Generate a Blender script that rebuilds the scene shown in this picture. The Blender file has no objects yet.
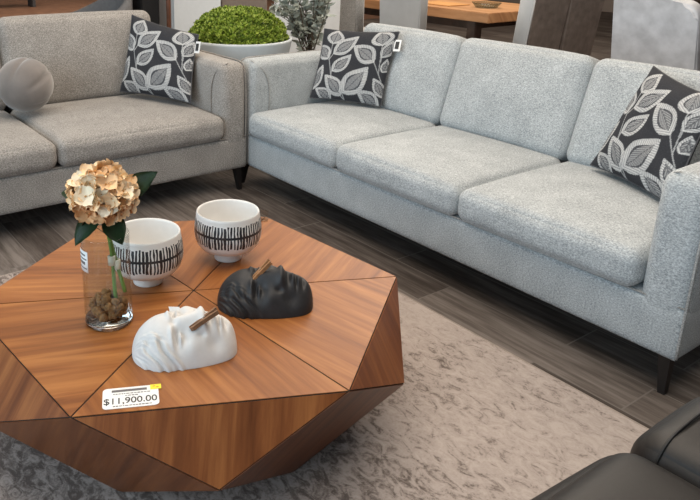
import bpy, bmesh, math, random
import numpy as np
from mathutils import Vector, Matrix
random.seed(7); rng = np.random.default_rng(5)
S = bpy.context.scene
COL = S.collection
PI = math.pi

# ------------------------------------------------------------------ materials
def mat(name):
    m = bpy.data.materials.new(name); m.use_nodes = True
    nt = m.node_tree; nt.nodes.clear()
    out = nt.nodes.new('ShaderNodeOutputMaterial')
    b = nt.nodes.new('ShaderNodeBsdfPrincipled')
    nt.links.new(b.outputs[0], out.inputs[0])
    return m, nt, b
def N(nt, t, **kw):
    n = nt.nodes.new(t)
    for k, v in kw.items(): setattr(n, k, v)
    return n
def ramp(nt, stops, interp='LINEAR'):
    r = N(nt, 'ShaderNodeValToRGB'); cr = r.color_ramp; cr.interpolation = interp
    while len(cr.elements) < len(stops): cr.elements.new(.5)
    for e, (p, c) in zip(cr.elements, stops):
        e.position = p; e.color = (*c, 1) if len(c) == 3 else c
    return r
def math_(nt, op, a, b=None, c=None):
    n = N(nt, 'ShaderNodeMath', operation=op)
    for i, v in enumerate((a, b, c)):
        if v is None: continue
        if hasattr(v, 'links'): nt.links.new(v, n.inputs[i])
        else: n.inputs[i].default_value = v
    return n.outputs[0]
def plain(name, col, rough=.5, metal=0, spec=.5, var=.08, scale=30, bump=0):
    m, nt, b = mat(name)
    tc = N(nt, 'ShaderNodeTexCoord')
    no = N(nt, 'ShaderNodeTexNoise'); no.inputs['Scale'].default_value = scale; no.inputs['Detail'].default_value = 4
    nt.links.new(tc.outputs['Object'], no.inputs['Vector'])
    r = ramp(nt, [(.3, tuple(c*(1-var) for c in col)), (.7, tuple(min(1, c*(1+var)) for c in col))])
    nt.links.new(no.outputs['Fac'], r.inputs[0]); nt.links.new(r.outputs[0], b.inputs['Base Color'])
    b.inputs['Roughness'].default_value = rough; b.inputs['Metallic'].default_value = metal
    b.inputs['Specular IOR Level'].default_value = spec
    if bump:
        bp = N(nt, 'ShaderNodeBump'); bp.inputs['Strength'].default_value = bump; bp.inputs['Distance'].default_value = .003
        nt.links.new(no.outputs['Fac'], bp.inputs['Height']); nt.links.new(bp.outputs[0], b.inputs['Normal'])
    return m
def tweed(name, dark, mid, light, s=1.0):
    m, nt, b = mat(name)
    tc = N(nt, 'ShaderNodeTexCoord')
    mp = N(nt, 'ShaderNodeMapping'); mp.inputs['Scale'].default_value = (150*s, 230*s, 260*s)
    nt.links.new(tc.outputs['Object'], mp.inputs[0])
    n1 = N(nt, 'ShaderNodeTexNoise'); n1.inputs['Scale'].default_value = 1; n1.inputs['Detail'].default_value = 3; n1.inputs['Roughness'].default_value = .7
    nt.links.new(mp.outputs[0], n1.inputs['Vector'])
    n2 = N(nt, 'ShaderNodeTexNoise'); n2.inputs['Scale'].default_value = 9; n2.inputs['Detail'].default_value = 5
    nt.links.new(tc.outputs['Object'], n2.inputs['Vector'])
    r = ramp(nt, [(.3, dark), (.5, mid), (.68, light)])
    f = math_(nt, 'ADD', n1.outputs['Fac'], math_(nt, 'MULTIPLY', math_(nt, 'SUBTRACT', n2.outputs['Fac'], .5), .18))
    nt.links.new(f, r.inputs[0]); nt.links.new(r.outputs[0], b.inputs['Base Color'])
    b.inputs['Roughness'].default_value = .95; b.inputs['Specular IOR Level'].default_value = .15
    b.inputs['Sheen Weight'].default_value = .15
    bp = N(nt, 'ShaderNodeBump'); bp.inputs['Strength'].default_value = .3; bp.inputs['Distance'].default_value = .003
    nt.links.new(n1.outputs['Fac'], bp.inputs['Height']); nt.links.new(bp.outputs[0], b.inputs['Normal'])
    return m
def wood(name, c0, c1, c2, across=26, along=1.6, rough=.38, band=1.0):
    # UV: u across the grain (metres), v along it
    m, nt, b = mat(name)
    uv = N(nt, 'ShaderNodeUVMap')
    mp = N(nt, 'ShaderNodeMapping'); mp.inputs['Scale'].default_value = (across, along, 1)
    nt.links.new(uv.outputs[0], mp.inputs[0])
    n0 = N(nt, 'ShaderNodeTexNoise'); n0.inputs['Scale'].default_value = .55; n0.inputs['Detail'].default_value = 2
    nt.links.new(mp.outputs[0], n0.inputs['Vector'])
    n1 = N(nt, 'ShaderNodeTexNoise'); n1.inputs['Scale'].default_value = 1.6; n1.inputs['Detail'].default_value = 6; n1.inputs['Roughness'].default_value = .62; n1.inputs['Distortion'].default_value = .4
    nt.links.new(mp.outputs[0], n1.inputs['Vector'])
    f = math_(nt, 'ADD', math_(nt, 'MULTIPLY', n0.outputs['Fac'], .55*band), math_(nt, 'MULTIPLY', n1.outputs['Fac'], .6))
    r = ramp(nt, [(.36, c0), (.56, c1), (.76, c2)])
    nt.links.new(f, r.inputs[0]); nt.links.new(r.outputs[0], b.inputs['Base Color'])
    b.inputs['Roughness'].default_value = rough; b.inputs['Specular IOR Level'].default_value = .4
    bp = N(nt, 'ShaderNodeBump'); bp.inputs['Strength'].default_value = .12; bp.inputs['Distance'].default_value = .001
    nt.links.new(n1.outputs['Fac'], bp.inputs['Height']); nt.links.new(bp.outputs[0], b.inputs['Normal'])
    return m

M = {}
M['sofa'] = tweed('grey_tweed', (.20, .215, .225), (.395, .42, .43), (.62, .65, .655))
M['loveseat'] = tweed('warm_grey_tweed', (.155, .143, .13), (.31, .292, .272), (.50, .475, .445))
M['sofa_pipe'] = tweed('grey_tweed_piping', (.16, .16, .155), (.33, .325, .31), (.52, .51, .5))
M['loveseat_pipe'] = tweed('warm_tweed_piping', (.12, .11, .10), (.26, .24, .22), (.42, .40, .37))
M['dark_metal'] = plain('dark_bronze_metal', (.035, .03, .028), .4, .6)
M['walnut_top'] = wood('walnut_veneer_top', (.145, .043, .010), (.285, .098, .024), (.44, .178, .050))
M['walnut_side_shaded'] = wood('walnut_veneer_side_shaded', (.10, .028, .008), (.215, .068, .020), (.37, .138, .042), across=24)  # same walnut as the top, darkened: side-face shade is in the colour
M['walnut_low_shaded'] = wood('walnut_veneer_underside_shaded', (.08, .023, .007), (.15, .046, .014), (.23, .080, .026), across=30)  # darkest copy of the veneer, shade of the lower faces painted in
M['seam'] = plain('dark_seam', (.012, .008, .006), .8)
M['ceramic'] = plain('white_glaze', (.80, .79, .77), .22, var=.02)
M['plaster'] = plain('white_plaster', (.66, .65, .635), .75, var=.03, scale=60, bump=.15)
M['black_plaster'] = plain('black_plaster', (.018, .018, .020), .55, var=.2, scale=60, bump=.2)
M['pin_wood'] = plain('clothespin_wood', (.34, .17, .075), .55, var=.25, scale=90)
M['pin_wood_dark'] = plain('clothespin_dark_wood', (.22, .115, .06), .55, var=.25, scale=90)
M['steel'] = plain('spring_steel', (.5, .48, .45), .3, 1)
M['paper'] = plain('white_paper', (.86, .86, .85), .6, var=.01)
M['ink'] = plain('black_ink', (.03, .03, .03), .6)
M['grey_ink'] = plain('grey_ink', (.16, .15, .15), .6)
M['yellow'] = plain('yellow_sticker', (.95, .80, .04), .5, var=.02)
M['red_ink'] = plain('red_ink', (.7, .12, .03), .5)
M['petal'] = plain('peach_petal', (.93, .63, .37), .7, var=.16, scale=26)
M['petal_pale'] = plain('cream_petal', (.95, .78, .58), .7, var=.14, scale=26)
M['petal_deep'] = plain('apricot_petal', (.74, .42, .20), .7, var=.15, scale=26)
M['petal_eye'] = plain('petal_eye', (.55, .30, .10), .7)
M['stem'] = plain('green_stem', (.16, .30, .06), .5, var=.2)
M['dleaf'] = plain('dark_green_leaf', (.028, .065, .026), .45, var=.3, scale=40)
M['fibre'] = plain('brown_coconut_fibre', (.24, .125, .05), .95, var=.45, scale=120, bump=1.0)
M['tape'] = plain('translucent_tape', (.80, .74, .60), .25, var=.05)
M['leather'] = plain('black_leather', (.010, .008, .007), .5, var=.25, scale=160, bump=.08)
M['velvet_ball'] = plain('taupe_velvet', (.185, .162, .148), .8, var=.14, scale=12)
M['velvet_ball'].node_tree.nodes['Principled BSDF'].inputs['Sheen Weight'].default_value = .6
M['taupe_velvet'] = plain('dark_taupe_velvet', (.27, .22, .19), .75, var=.2, scale=16)
M['silver_velvet'] = plain('silver_velvet', (.60, .60, .62), .6, var=.16, scale=14)
M['linen_grey'] = plain('light_grey_linen', (.60, .61, .61), .9, var=.05, scale=8)
M['tweed_chair'] = tweed('salt_and_pepper_tweed', (.20, .20, .20), (.42, .42, .415), (.70, .70, .69), .8)
M['charcoal_cloth'] = plain('charcoal_upholstery', (.075, .075, .08), .9, var=.1)
M['grey_cloth'] = plain('mid_grey_upholstery', (.18, .18, .185), .9, var=.1)
M['dark_wood'] = plain('dark_stained_wood', (.045, .024, .016), .5, var=.3, scale=20)
M['red_wood'] = plain('reddish_wood', (.16, .062, .032), .5, var=.25, scale=20)
M['black'] = plain('matt_black', (.008, .008, .009), .6)
M['white_lacquer'] = plain('white_lacquer', (.72, .76, .79), .5, var=.02)
M['taupe_lacquer'] = plain('taupe_lacquer', (.20, .165, .14), .6, var=.06)
M['pot'] = plain('pale_grey_pot', (.58, .63, .66), .4, var=.03)
M['soil'] = plain('dark_soil', (.03, .02, .012), .95, var=.4)
M['olive_leaf'] = plain('silver_green_leaf', (.36, .39, .34), .6, var=.35, scale=30)
M['bark'] = plain('grey_bark', (.13, .10, .075), .9, var=.3)
M['board'] = plain('white_board', (.85, .85, .84), .7, var=.04)
M['dining_wood'] = wood('acacia_plank', (.24, .115, .05), (.42, .215, .10), (.56, .32, .16), across=14, along=1.2, rough=.35)
M['amber'] = plain('amber_table_mat', (.55, .28, .10), .4)

def leaf_green():
    m, nt, b = mat('bright_green_foliage')
    g = N(nt, 'ShaderNodeNewGeometry')
    r = ramp(nt, [(0, (.11, .17, .014)), (.5, (.22, .31, .025)), (1, (.42, .50, .09))])
    nt.links.new(g.outputs['Random Per Island'], r.inputs[0]); nt.links.new(r.outputs[0], b.inputs['Base Color'])
    b.inputs['Roughness'].default_value = .55
    return m
M['green'] = leaf_green()

def thin_glass(name, tint, mixr=1.0):
    m, nt, b = mat(name)
    nt.nodes.remove(b)
    out = nt.nodes['Material Output']
    tr = N(nt, 'ShaderNodeBsdfTransparent'); tr.inputs[0].default_value = (*tint, 1)
    gl = N(nt, 'ShaderNodeBsdfGlossy'); gl.inputs['Roughness'].default_value = .03
    lw = N(nt, 'ShaderNodeLayerWeight'); lw.inputs[0].default_value = .35
    mx = N(nt, 'ShaderNodeMixShader')
    f = math_(nt, 'ADD', math_(nt, 'MULTIPLY', math_(nt, 'POWER', lw.outputs['Facing'], 3.0), .55), .035)
    nt.links.new(f, mx.inputs[0]); nt.links.new(tr.outputs[0], mx.inputs[1]); nt.links.new(gl.outputs[0], mx.inputs[2])
    nt.links.new(mx.outputs[0], out.inputs[0])
    return m
M['glass'] = thin_glass('clear_glass', (.93, .945, .94))
M['table_glass'] = thin_glass('table_glass', (.75, .78, .77))
def true_glass():
    m, nt, b = mat('thick_glass_base')
    b.inputs['Transmission Weight'].default_value = 1; b.inputs['Roughness'].default_value = .02
    b.inputs['Base Color'].default_value = (.96, .97, .96, 1); b.inputs['IOR'].default_value = 1.45
    return m
M['glass_base'] = true_glass()

def stripes():
    m, nt, b = mat('white_glaze_with_black_hatching')
    uv = N(nt, 'ShaderNodeUVMap'); sx = N(nt, 'ShaderNodeSeparateXYZ'); nt.links.new(uv.outputs[0], sx.inputs[0])
    u, v = sx.outputs[0], sx.outputs[1]          # u 0..1 round, v = height in metres
    wob = N(nt, 'ShaderNodeTexNoise'); wob.inputs['Scale'].default_value = 1.0; wob.inputs['Detail'].default_value = 1
    cb = N(nt, 'ShaderNodeCombineXYZ')
    nt.links.new(math_(nt, 'MULTIPLY', u, 60), cb.inputs[0]); nt.links.new(math_(nt, 'MULTIPLY', v, 28), cb.inputs[1])
    nt.links.new(cb.outputs[0], wob.inputs['Vector'])
    us = math_(nt, 'ADD', math_(nt, 'MULTIPLY', u, 66), math_(nt, 'MULTIPLY', wob.outputs['Fac'], .9))
    cell = math_(nt, 'FLOOR', us); fr = math_(nt, 'FRACT', us)
    wn = N(nt, 'ShaderNodeTexWhiteNoise', noise_dimensions='1D'); nt.links.new(cell, wn.inputs['W'])
    wn2 = N(nt, 'ShaderNodeTexWhiteNoise', noise_dimensions='1D'); nt.links.new(math_(nt, 'ADD', cell, 31.7), wn2.inputs['W'])
    half = math_(nt, 'ADD', math_(nt, 'MULTIPLY', wn.outputs['Value'], .17), .235)
    bar = math_(nt, 'LESS_THAN', math_(nt, 'ABSOLUTE', math_(nt, 'SUBTRACT', fr, .5)), half)
    lo = math_(nt, 'ADD', 0.069, math_(nt, 'MULTIPLY', wn2.outputs['Value'], .008))
    hi = math_(nt, 'SUBTRACT', .153, math_(nt, 'MULTIPLY', wn.outputs['Value'], .007))
    band = math_(nt, 'MULTIPLY', math_(nt, 'GREATER_THAN', v, lo), math_(nt, 'LESS_THAN', v, hi))
    bar = math_(nt, 'MULTIPLY', bar, band)
    mid = math_(nt, 'LESS_THAN', math_(nt, 'ABSOLUTE', math_(nt, 'SUBTRACT', v, .113)), .0040)
    k = math_(nt, 'MAXIMUM', bar, mid)
    mx = N(nt, 'ShaderNodeMix', data_type='RGBA')
    mx.inputs[6].default_value = (.80, .79, .77, 1); mx.inputs[7].default_value = (.022, .022, .026, 1)
    nt.links.new(k, mx.inputs[0]); nt.links.new(mx.outputs[2], b.inputs['Base Color'])
    b.inputs['Roughness'].default_value = .3
    return m
M['stripes'] = stripes()

def leafcloth():
    m, nt, b = mat('charcoal_cloth_with_woven_leaves')
    a = N(nt, 'ShaderNodeAttribute', attribute_name='pattern')
    tc = N(nt, 'ShaderNodeTexCoord')
    n1 = N(nt, 'ShaderNodeTexNoise'); n1.inputs['Scale'].default_value = 190; n1.inputs['Detail'].default_value = 2
    nt.links.new(tc.outputs['Object'], n1.inputs['Vector'])
    f = math_(nt, 'ADD', a.outputs['Fac'], math_(nt, 'MULTIPLY', math_(nt, 'SUBTRACT', n1.outputs['Fac'], .5), .35))
    r = ramp(nt, [(0, (.040, .041, .046)), (.15, (.066, .068, .077)), (.5, (.27, .275, .28)), (.95, (.70, .70, .69))])
    nt.links.new(f, r.inputs[0]); nt.links.new(r.outputs[0], b.inputs['Base Color'])
    b.inputs['Roughness'].default_value = .95; b.inputs['Specular IOR Level'].default_value = .1
    bp = N(nt, 'ShaderNodeBump'); bp.inputs['Strength'].default_value = .3; bp.inputs['Distance'].default_value = .002
    nt.links.new(n1.outputs['Fac'], bp.inputs['Height']); nt.links.new(bp.outputs[0], b.inputs['Normal'])
    return m
M['leafcloth'] = leafcloth()

def floor_mat():
    m, nt, b = mat('wood_look_floor_tile')
    tc = N(nt, 'ShaderNodeTexCoord')
    mp = N(nt, 'ShaderNodeMapping'); mp.inputs['Location'].default_value = (.25, -.026, 0)
    nt.links.new(tc.outputs['Object'], mp.inputs[0])
    br = N(nt, 'ShaderNodeTexBrick'); br.offset = .37; br.offset_frequency = 2
    br.inputs['Scale'].default_value = 1; br.inputs['Brick Width'].default_value = .86; br.inputs['Row Height'].default_value = .196
    br.inputs['Mortar Size'].default_value = .0028; br.inputs['Mortar Smooth'].default_value = .1; br.inputs['Bias'].default_value = 0
    br.inputs['Color1'].default_value = (.0, .0, .0, 1); br.inputs['Color2'].default_value = (1, 1, 1, 1); br.inputs['Mortar'].default_value = (.5, .5, .5, 1)
    nt.links.new(mp.outputs[0], br.inputs['Vector'])
    m2 = N(nt, 'ShaderNodeMapping'); m2.inputs['Scale'].default_value = (2.2, 26, 1)
    nt.links.new(tc.outputs['Object'], m2.inputs[0])
    va = N(nt, 'ShaderNodeVectorMath', operation='ADD')
    vs = N(nt, 'ShaderNodeVectorMath', operation='SCALE'); vs.inputs['Scale'].default_value = 7
    nt.links.new(br.outputs['Color'], vs.inputs[0]); nt.links.new(m2.outputs[0], va.inputs[0]); nt.links.new(vs.outputs[0], va.inputs[1])
    n1 = N(nt, 'ShaderNodeTexNoise'); n1.inputs['Scale'].default_value = 1.4; n1.inputs['Detail'].default_value = 7; n1.inputs['Roughness'].default_value = .65
    nt.links.new(va.outputs[0], n1.inputs['Vector'])
    f = math_(nt, 'ADD', n1.outputs['Fac'], math_(nt, 'MULTIPLY', math_(nt, 'SUBTRACT', br.outputs['Color'], .5), .24))
    r = ramp(nt, [(.3, (.060, .048, .041)), (.5, (.125, .104, .091)), (.72, (.22, .19, .17))])
    nt.links.new(f, r.inputs[0])
    mx = N(nt, 'ShaderNodeMix', data_type='RGBA'); mx.inputs[7].default_value = (.17, .15, .135, 1)
    nt.links.new(br.outputs['Fac'], mx.inputs[0]); nt.links.new(r.outputs[0], mx.inputs[6]); nt.links.new(mx.outputs[2], b.inputs['Base Color'])
    b.inputs['Roughness'].default_value = .6; b.inputs['Specular IOR Level'].default_value = .2
    return m
M['floor'] = floor_mat()

def rug_mat():
    m, nt, b = mat('distressed_rug')
    tc = N(nt, 'ShaderNodeTexCoord')
    mp = N(nt, 'ShaderNodeMapping'); mp.inputs['Rotation'].default_value = (0, 0, .5); mp.inputs['Scale'].default_value = (1, 1.7, 1)
    nt.links.new(tc.outputs['Object'], mp.inputs[0])
    a = N(nt, 'ShaderNodeTexNoise'); a.inputs['Scale'].default_value = 18; a.inputs['Detail'].default_value = 7; a.inputs['Roughness'].default_value = .66; a.inputs['Distortion'].default_value = 1.1
    nt.links.new(mp.outputs[0], a.inputs['Vector'])
    big = N(nt, 'ShaderNodeTexNoise'); big.inputs['Scale'].default_value = 1.5; big.inputs['Detail'].default_value = 3
    nt.links.new(tc.outputs['Object'], big.inputs['Vector'])
    fine = N(nt, 'ShaderNodeTexNoise'); fine.inputs['Scale'].default_value = 150; fine.inputs['Detail'].default_value = 2
    nt.links.new(tc.outputs['Object'], fine.inputs['Vector'])
    # the vine relief is worn away towards the sofa-side edge of the rug
    sx = N(nt, 'ShaderNodeSeparateXYZ'); nt.links.new(tc.outputs['Object'], sx.inputs[0])
    mr = N(nt, 'ShaderNodeMapRange'); mr.inputs['From Min'].default_value = -.95; mr.inputs['From Max'].default_value = -.35
    mr.inputs['To Min'].default_value = .045; mr.inputs['To Max'].default_value = -.10
    nt.links.new(sx.outputs[1], mr.inputs['Value'])
    f = math_(nt, 'ADD', a.outputs['Fac'], math_(nt, 'MULTIPLY', math_(nt, 'SUBTRACT', big.outputs['Fac'], .5), .35))
    f = math_(nt, 'ADD', f, mr.outputs[0])
    f = math_(nt, 'ADD', f, math_(nt, 'MULTIPLY', math_(nt, 'SUBTRACT', fine.outputs['Fac'], .5), .22))
    r = ramp(nt, [(.32, (.45, .388, .352)), (.50, (.37, .315, .285)), (.575, (.255, .213, .19)), (.66, (.14, .113, .10))])
    nt.links.new(f, r.inputs[0]); nt.links.new(r.outputs[0], b.inputs['Base Color'])
    b.inputs['Roughness'].default_value = .95; b.inputs['Specular IOR Level'].default_value = .1
    bp = N(nt, 'ShaderNodeBump'); bp.inputs['Strength'].default_value = .35; bp.inputs['Distance'].default_value = .004
    nt.links.new(f, bp.inputs['Height']); bp.invert = True; nt.links.new(bp.outputs[0], b.inputs['Normal'])
    return m
M['rug'] = rug_mat()
M['rug_edge'] = plain('rug_binding', (.32, .27, .235), .95, var=.1, scale=80)
M['wall'] = plain('taupe_wall', (.36, .30, .26), .9, var=.05, scale=2)
M['ceiling'] = plain('white_ceiling', (.70, .69, .67), .9, var=.02, scale=2)
M['woodfloor'] = plain('brown_wood_floor', (.23, .125, .080), .45, var=.25, scale=6)

# ------------------------------------------------------------------ mesh helpers
def link(name, bm, m, parent=None, loc=(0, 0, 0), rot=(0, 0, 0), smooth=True):
    me = bpy.data.meshes.new(name)
    bmesh.ops.recalc_face_normals(bm, faces=bm.faces[:])
    bm.to_mesh(me); bm.free()
    for p in me.polygons: p.use_smooth = smooth
    for k in (m if isinstance(m, (list, tuple)) else [m]): me.materials.append(k)
    o = bpy.data.objects.new(name, me); COL.objects.link(o)
    o.location = loc; o.rotation_euler = rot
    if parent: o.parent = parent
    return o
def tag(o, label=None, cat=None, group=None, kind=None):
    if label: o['label'] = label
    if cat: o['category'] = cat
    if group: o['group'] = group
    if kind: o['kind'] = kind
    return o
def thing(name, label, cat, loc=(0, 0, 0), rz=0, group=None):
    o = bpy.data.objects.new(name, None); COL.objects.link(o); o.empty_display_size = .1
    o.location = loc; o.rotation_euler = (0, 0, rz)
    return tag(o, label, cat, group)
def dup(root, label=None, loc=None, rz=None):
    r = root.copy(); COL.objects.link(r)
    if label: r['label'] = label
    if loc is not None: r.location = loc
    if rz is not None: r.rotation_euler = (0, 0, rz)
    for ch in list(root.children):
        c = ch.copy(); COL.objects.link(c); c.parent = r
        for g in list(ch.children):
            d = g.copy(); COL.objects.link(d); d.parent = c
    return r
def coords(h, r, n, e=4):
    a = [-h + r*(1-math.cos(i/e*PI/2)) for i in range(e)]
    mid = [-h + r + (2*(h-r))*i/n for i in range(n+1)]
    b = [h - r*(1-math.cos(i/e*PI/2)) for i in range(e-1, -1, -1)]
    return a + mid + b
def rbox(bm, c, size, r, puff=(0, 0, 0), n=8, e=4, sink=0, mtx=None):
    """rounded box on a grid; puff swells the faces of each axis; sink wobbles the top a little"""
    hx, hy, hz = (s/2 for s in size); r = min(r, hx, hy, hz)
    X, Y, Z = coords(hx, r, n, e), coords(hy, r, n, e), coords(hz, r, max(2, n//2), e)
    V = {}
    def vert(x, y, z):
        k = (round(x, 6), round(y, 6), round(z, 6))
        if k in V: return V[k]
        q = Vector((max(-hx+r, min(hx-r, x)), max(-hy+r, min(hy-r, y)), max(-hz+r, min(hz-r, z))))
        d = Vector((x, y, z)) - q
        if d.length > 1e-9: q = q + d.normalized()*r
        fx, fy, fz = (max(0, 1-(x/hx)**2), max(0, 1-(y/hy)**2), max(0, 1-(z/hz)**2))
        q.x += puff[0]*(q.x/hx)*fy*fz; q.y += puff[1]*(q.y/hy)*fx*fz; q.z += puff[2]*(q.z/hz)*fx**.6*fy**.6
        if sink: q.z += sink*fx*fy*(math.sin(x*9.0+y*4)+math.sin(y*11-x*5))*.5
        q = q + Vector(c)
        if mtx: q = mtx @ q
        V[k] = bm.verts.new(q); return V[k]
    def grid(A, B, f):
        for i in range(len(A)-1):
            for j in range(len(B)-1):
                vs = [vert(*f(A[i], B[j])), vert(*f(A[i+1], B[j])), vert(*f(A[i+1], B[j+1])), vert(*f(A[i], B[j+1]))]
                if len(set(vs)) == 4:
                    try: bm.faces.new(vs)
                    except ValueError: pass
    for s in (-1, 1):
        grid(X, Y, lambda a, b: (a, b, s*hz)); grid(X, Z, lambda a, b: (a, s*hy, b)); grid(Y, Z, lambda a, b: (s*hx, a, b))
    return bm
def box(bm, c, size, bev=0, mtx=None):
    r = bmesh.ops.create_cube(bm, size=1)
    vs = r['verts']
    for v in vs: v.co = Vector((v.co.x*size[0]+c[0], v.co.y*size[1]+c[1], v.co.z*size[2]+c[2]))
    if bev:
        es = list({e for v in vs for e in v.link_edges})
        rr = bmesh.ops.bevel(bm, geom=es, offset=bev, segments=2, affect='EDGES')
        vs = list({v for f in rr['faces'] for v in f.verts} | {v for v in vs if v.is_valid})
    if mtx:
        for v in vs: v.co = mtx @ v.co
    return bm
def tube(bm, pts, r, n=8, closed=False, cap=True):
    pts = [Vector(p) for p in pts]; rings = []
    L = len(pts); R = r if isinstance(r, (list, tuple)) else [r]*L
    up = None
    for i, p in enumerate(pts):
        a = pts[(i-1) % L] if (closed or i > 0) else p
        b = pts[(i+1) % L] if (closed or i < L-1) else p
        t = (b-a).normalized()
        if up is None: up = t.orthogonal().normalized()
        up = (up - t*up.dot(t)).normalized(); s = t.cross(up)
        rings.append([bm.verts.new(p + (up*math.cos(2*PI*k/n) + s*math.sin(2*PI*k/n))*R[i]) for k in range(n)])
    for i in range(L if closed else L-1):
        A, B = rings[i], rings[(i+1) % L]
        for k in range(n): bm.faces.new((A[k], A[(k+1) % n], B[(k+1) % n], B[k]))
    if cap and not closed:
        bm.faces.new(rings[0][::-1]); bm.faces.new(rings[-1])
    return bm
def lathe(bm, prof, n=48, uvh=False, c=(0, 0, 0)):
    uvl = bm.loops.layers.uv.verify()
    rings = []
    for (r, z) in prof:
        if r < 1e-6: rings.append([bm.verts.new((c[0], c[1], c[2]+z))])
        else: rings.append([bm.verts.new((c[0]+r*math.cos(2*PI*k/n), c[1]+r*math.sin(2*PI*k/n), c[2]+z)) for k in range(n)])
    for i in range(len(rings)-1):
        A, B = rings[i], rings[i+1]
        for k in range(n):
            a0, a1 = A[k % len(A)], A[(k+1) % len(A)]; b0, b1 = B[k % len(B)], B[(k+1) % len(B)]
            vs = []
            for v in (a0, a1, b1, b0):
                if v not in vs: vs.append(v)
            if len(vs) < 3: continue
            f = bm.faces.new(vs)
            for l in f.loops:
                inA = l.vert in A
                kk = k if (l.vert is a0 or l.vert is b0) else k+1
                l[uvl].uv = (kk/n, prof[i][1] if inA else prof[i+1][1])
    return bm
def smoothcurve(P, n):
    P = [Vector(p) for p in P]; out = []
    Q = [P[0]*2-P[1]] + P + [P[-1]*2-P[-2]]
    for i in range(1, len(Q)-2):
        for j in range(n):
            t = j/n; a, b, c, d = Q[i-1:i+3]
            out.append(.5*((2*b)+(c-a)*t+(2*a-5*b+4*c-d)*t*t+(3*b-a-3*c+d)*t**3))
    out.append(P[-1]); return out
def taper_leg(bm, x, y, z0, z1, w0, w1, dx=0, dy=0):
    vs = []
    for z, w, ox, oy in ((z0, w0, dx, dy), (z1, w1, 0, 0)):
        vs.append([bm.verts.new((x+ox+sx*w/2, y+oy+sy*w/2, z)) for sx, sy in ((-1, -1), (1, -1), (1, 1), (-1, 1))])
    bm.faces.new(vs[0][::-1]); bm.faces.new(vs[1])
    for k in range(4): bm.faces.new((vs[0][k], vs[0][(k+1) % 4], vs[1][(k+1) % 4], vs[1][k]))
    return bm
NB = bmesh.new

# ------------------------------------------------------------------ camera
CAMP = Vector((3.2506, -2.2199, 1.4105))
FW, RT, UP = Vector((-.7802, .5484, -.3008)), Vector((.5714, .8205, .0137)), Vector((-.2543, .1612, .9536))
cd = bpy.data.cameras.new('camera'); cam = bpy.data.objects.new('camera', cd); COL.objects.link(cam)
RTn = RT.normalized(); B = (-FW).normalized(); UPn = B.cross(RTn).normalized(); RTn = UPn.cross(B)
cam.matrix_world = Matrix(((RTn.x, UPn.x, B.x, CAMP.x), (RTn.y, UPn.y, B.y, CAMP.y), (RTn.z, UPn.z, B.z, CAMP.z), (0, 0, 0, 1)))
cd.sensor_width = 36; cd.lens = 721.56/700*36
cd.shift_x = (350-259.6)/700; cd.shift_y = (161.2-250)/700
cd.clip_start = .05
S.camera = cam

# ------------------------------------------------------------------ the setting
def struct(name, bm, m, **k):
    return tag(link(name, bm, m, smooth=False, **k), kind='structure')
struct('floor', box(NB(), (-3, 3, -.05), (22, 18, .1)), M['floor'])
struct('ceiling', box(NB(), (-3, 3, 3.55), (22, 18, .1)), M['ceiling'])
struct('wall_back', box(NB(), (-3, 12.05, 1.75), (22, .1, 3.5)), M['wall'])
struct('wall_left', box(NB(), (-14.05, 3, 1.75), (.1, 18, 3.5)), M['wall'])
struct('trim_1', box(NB(), (-10, 2.6, .004), (7.6, 14, .008)), M['woodfloor'])

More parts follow.
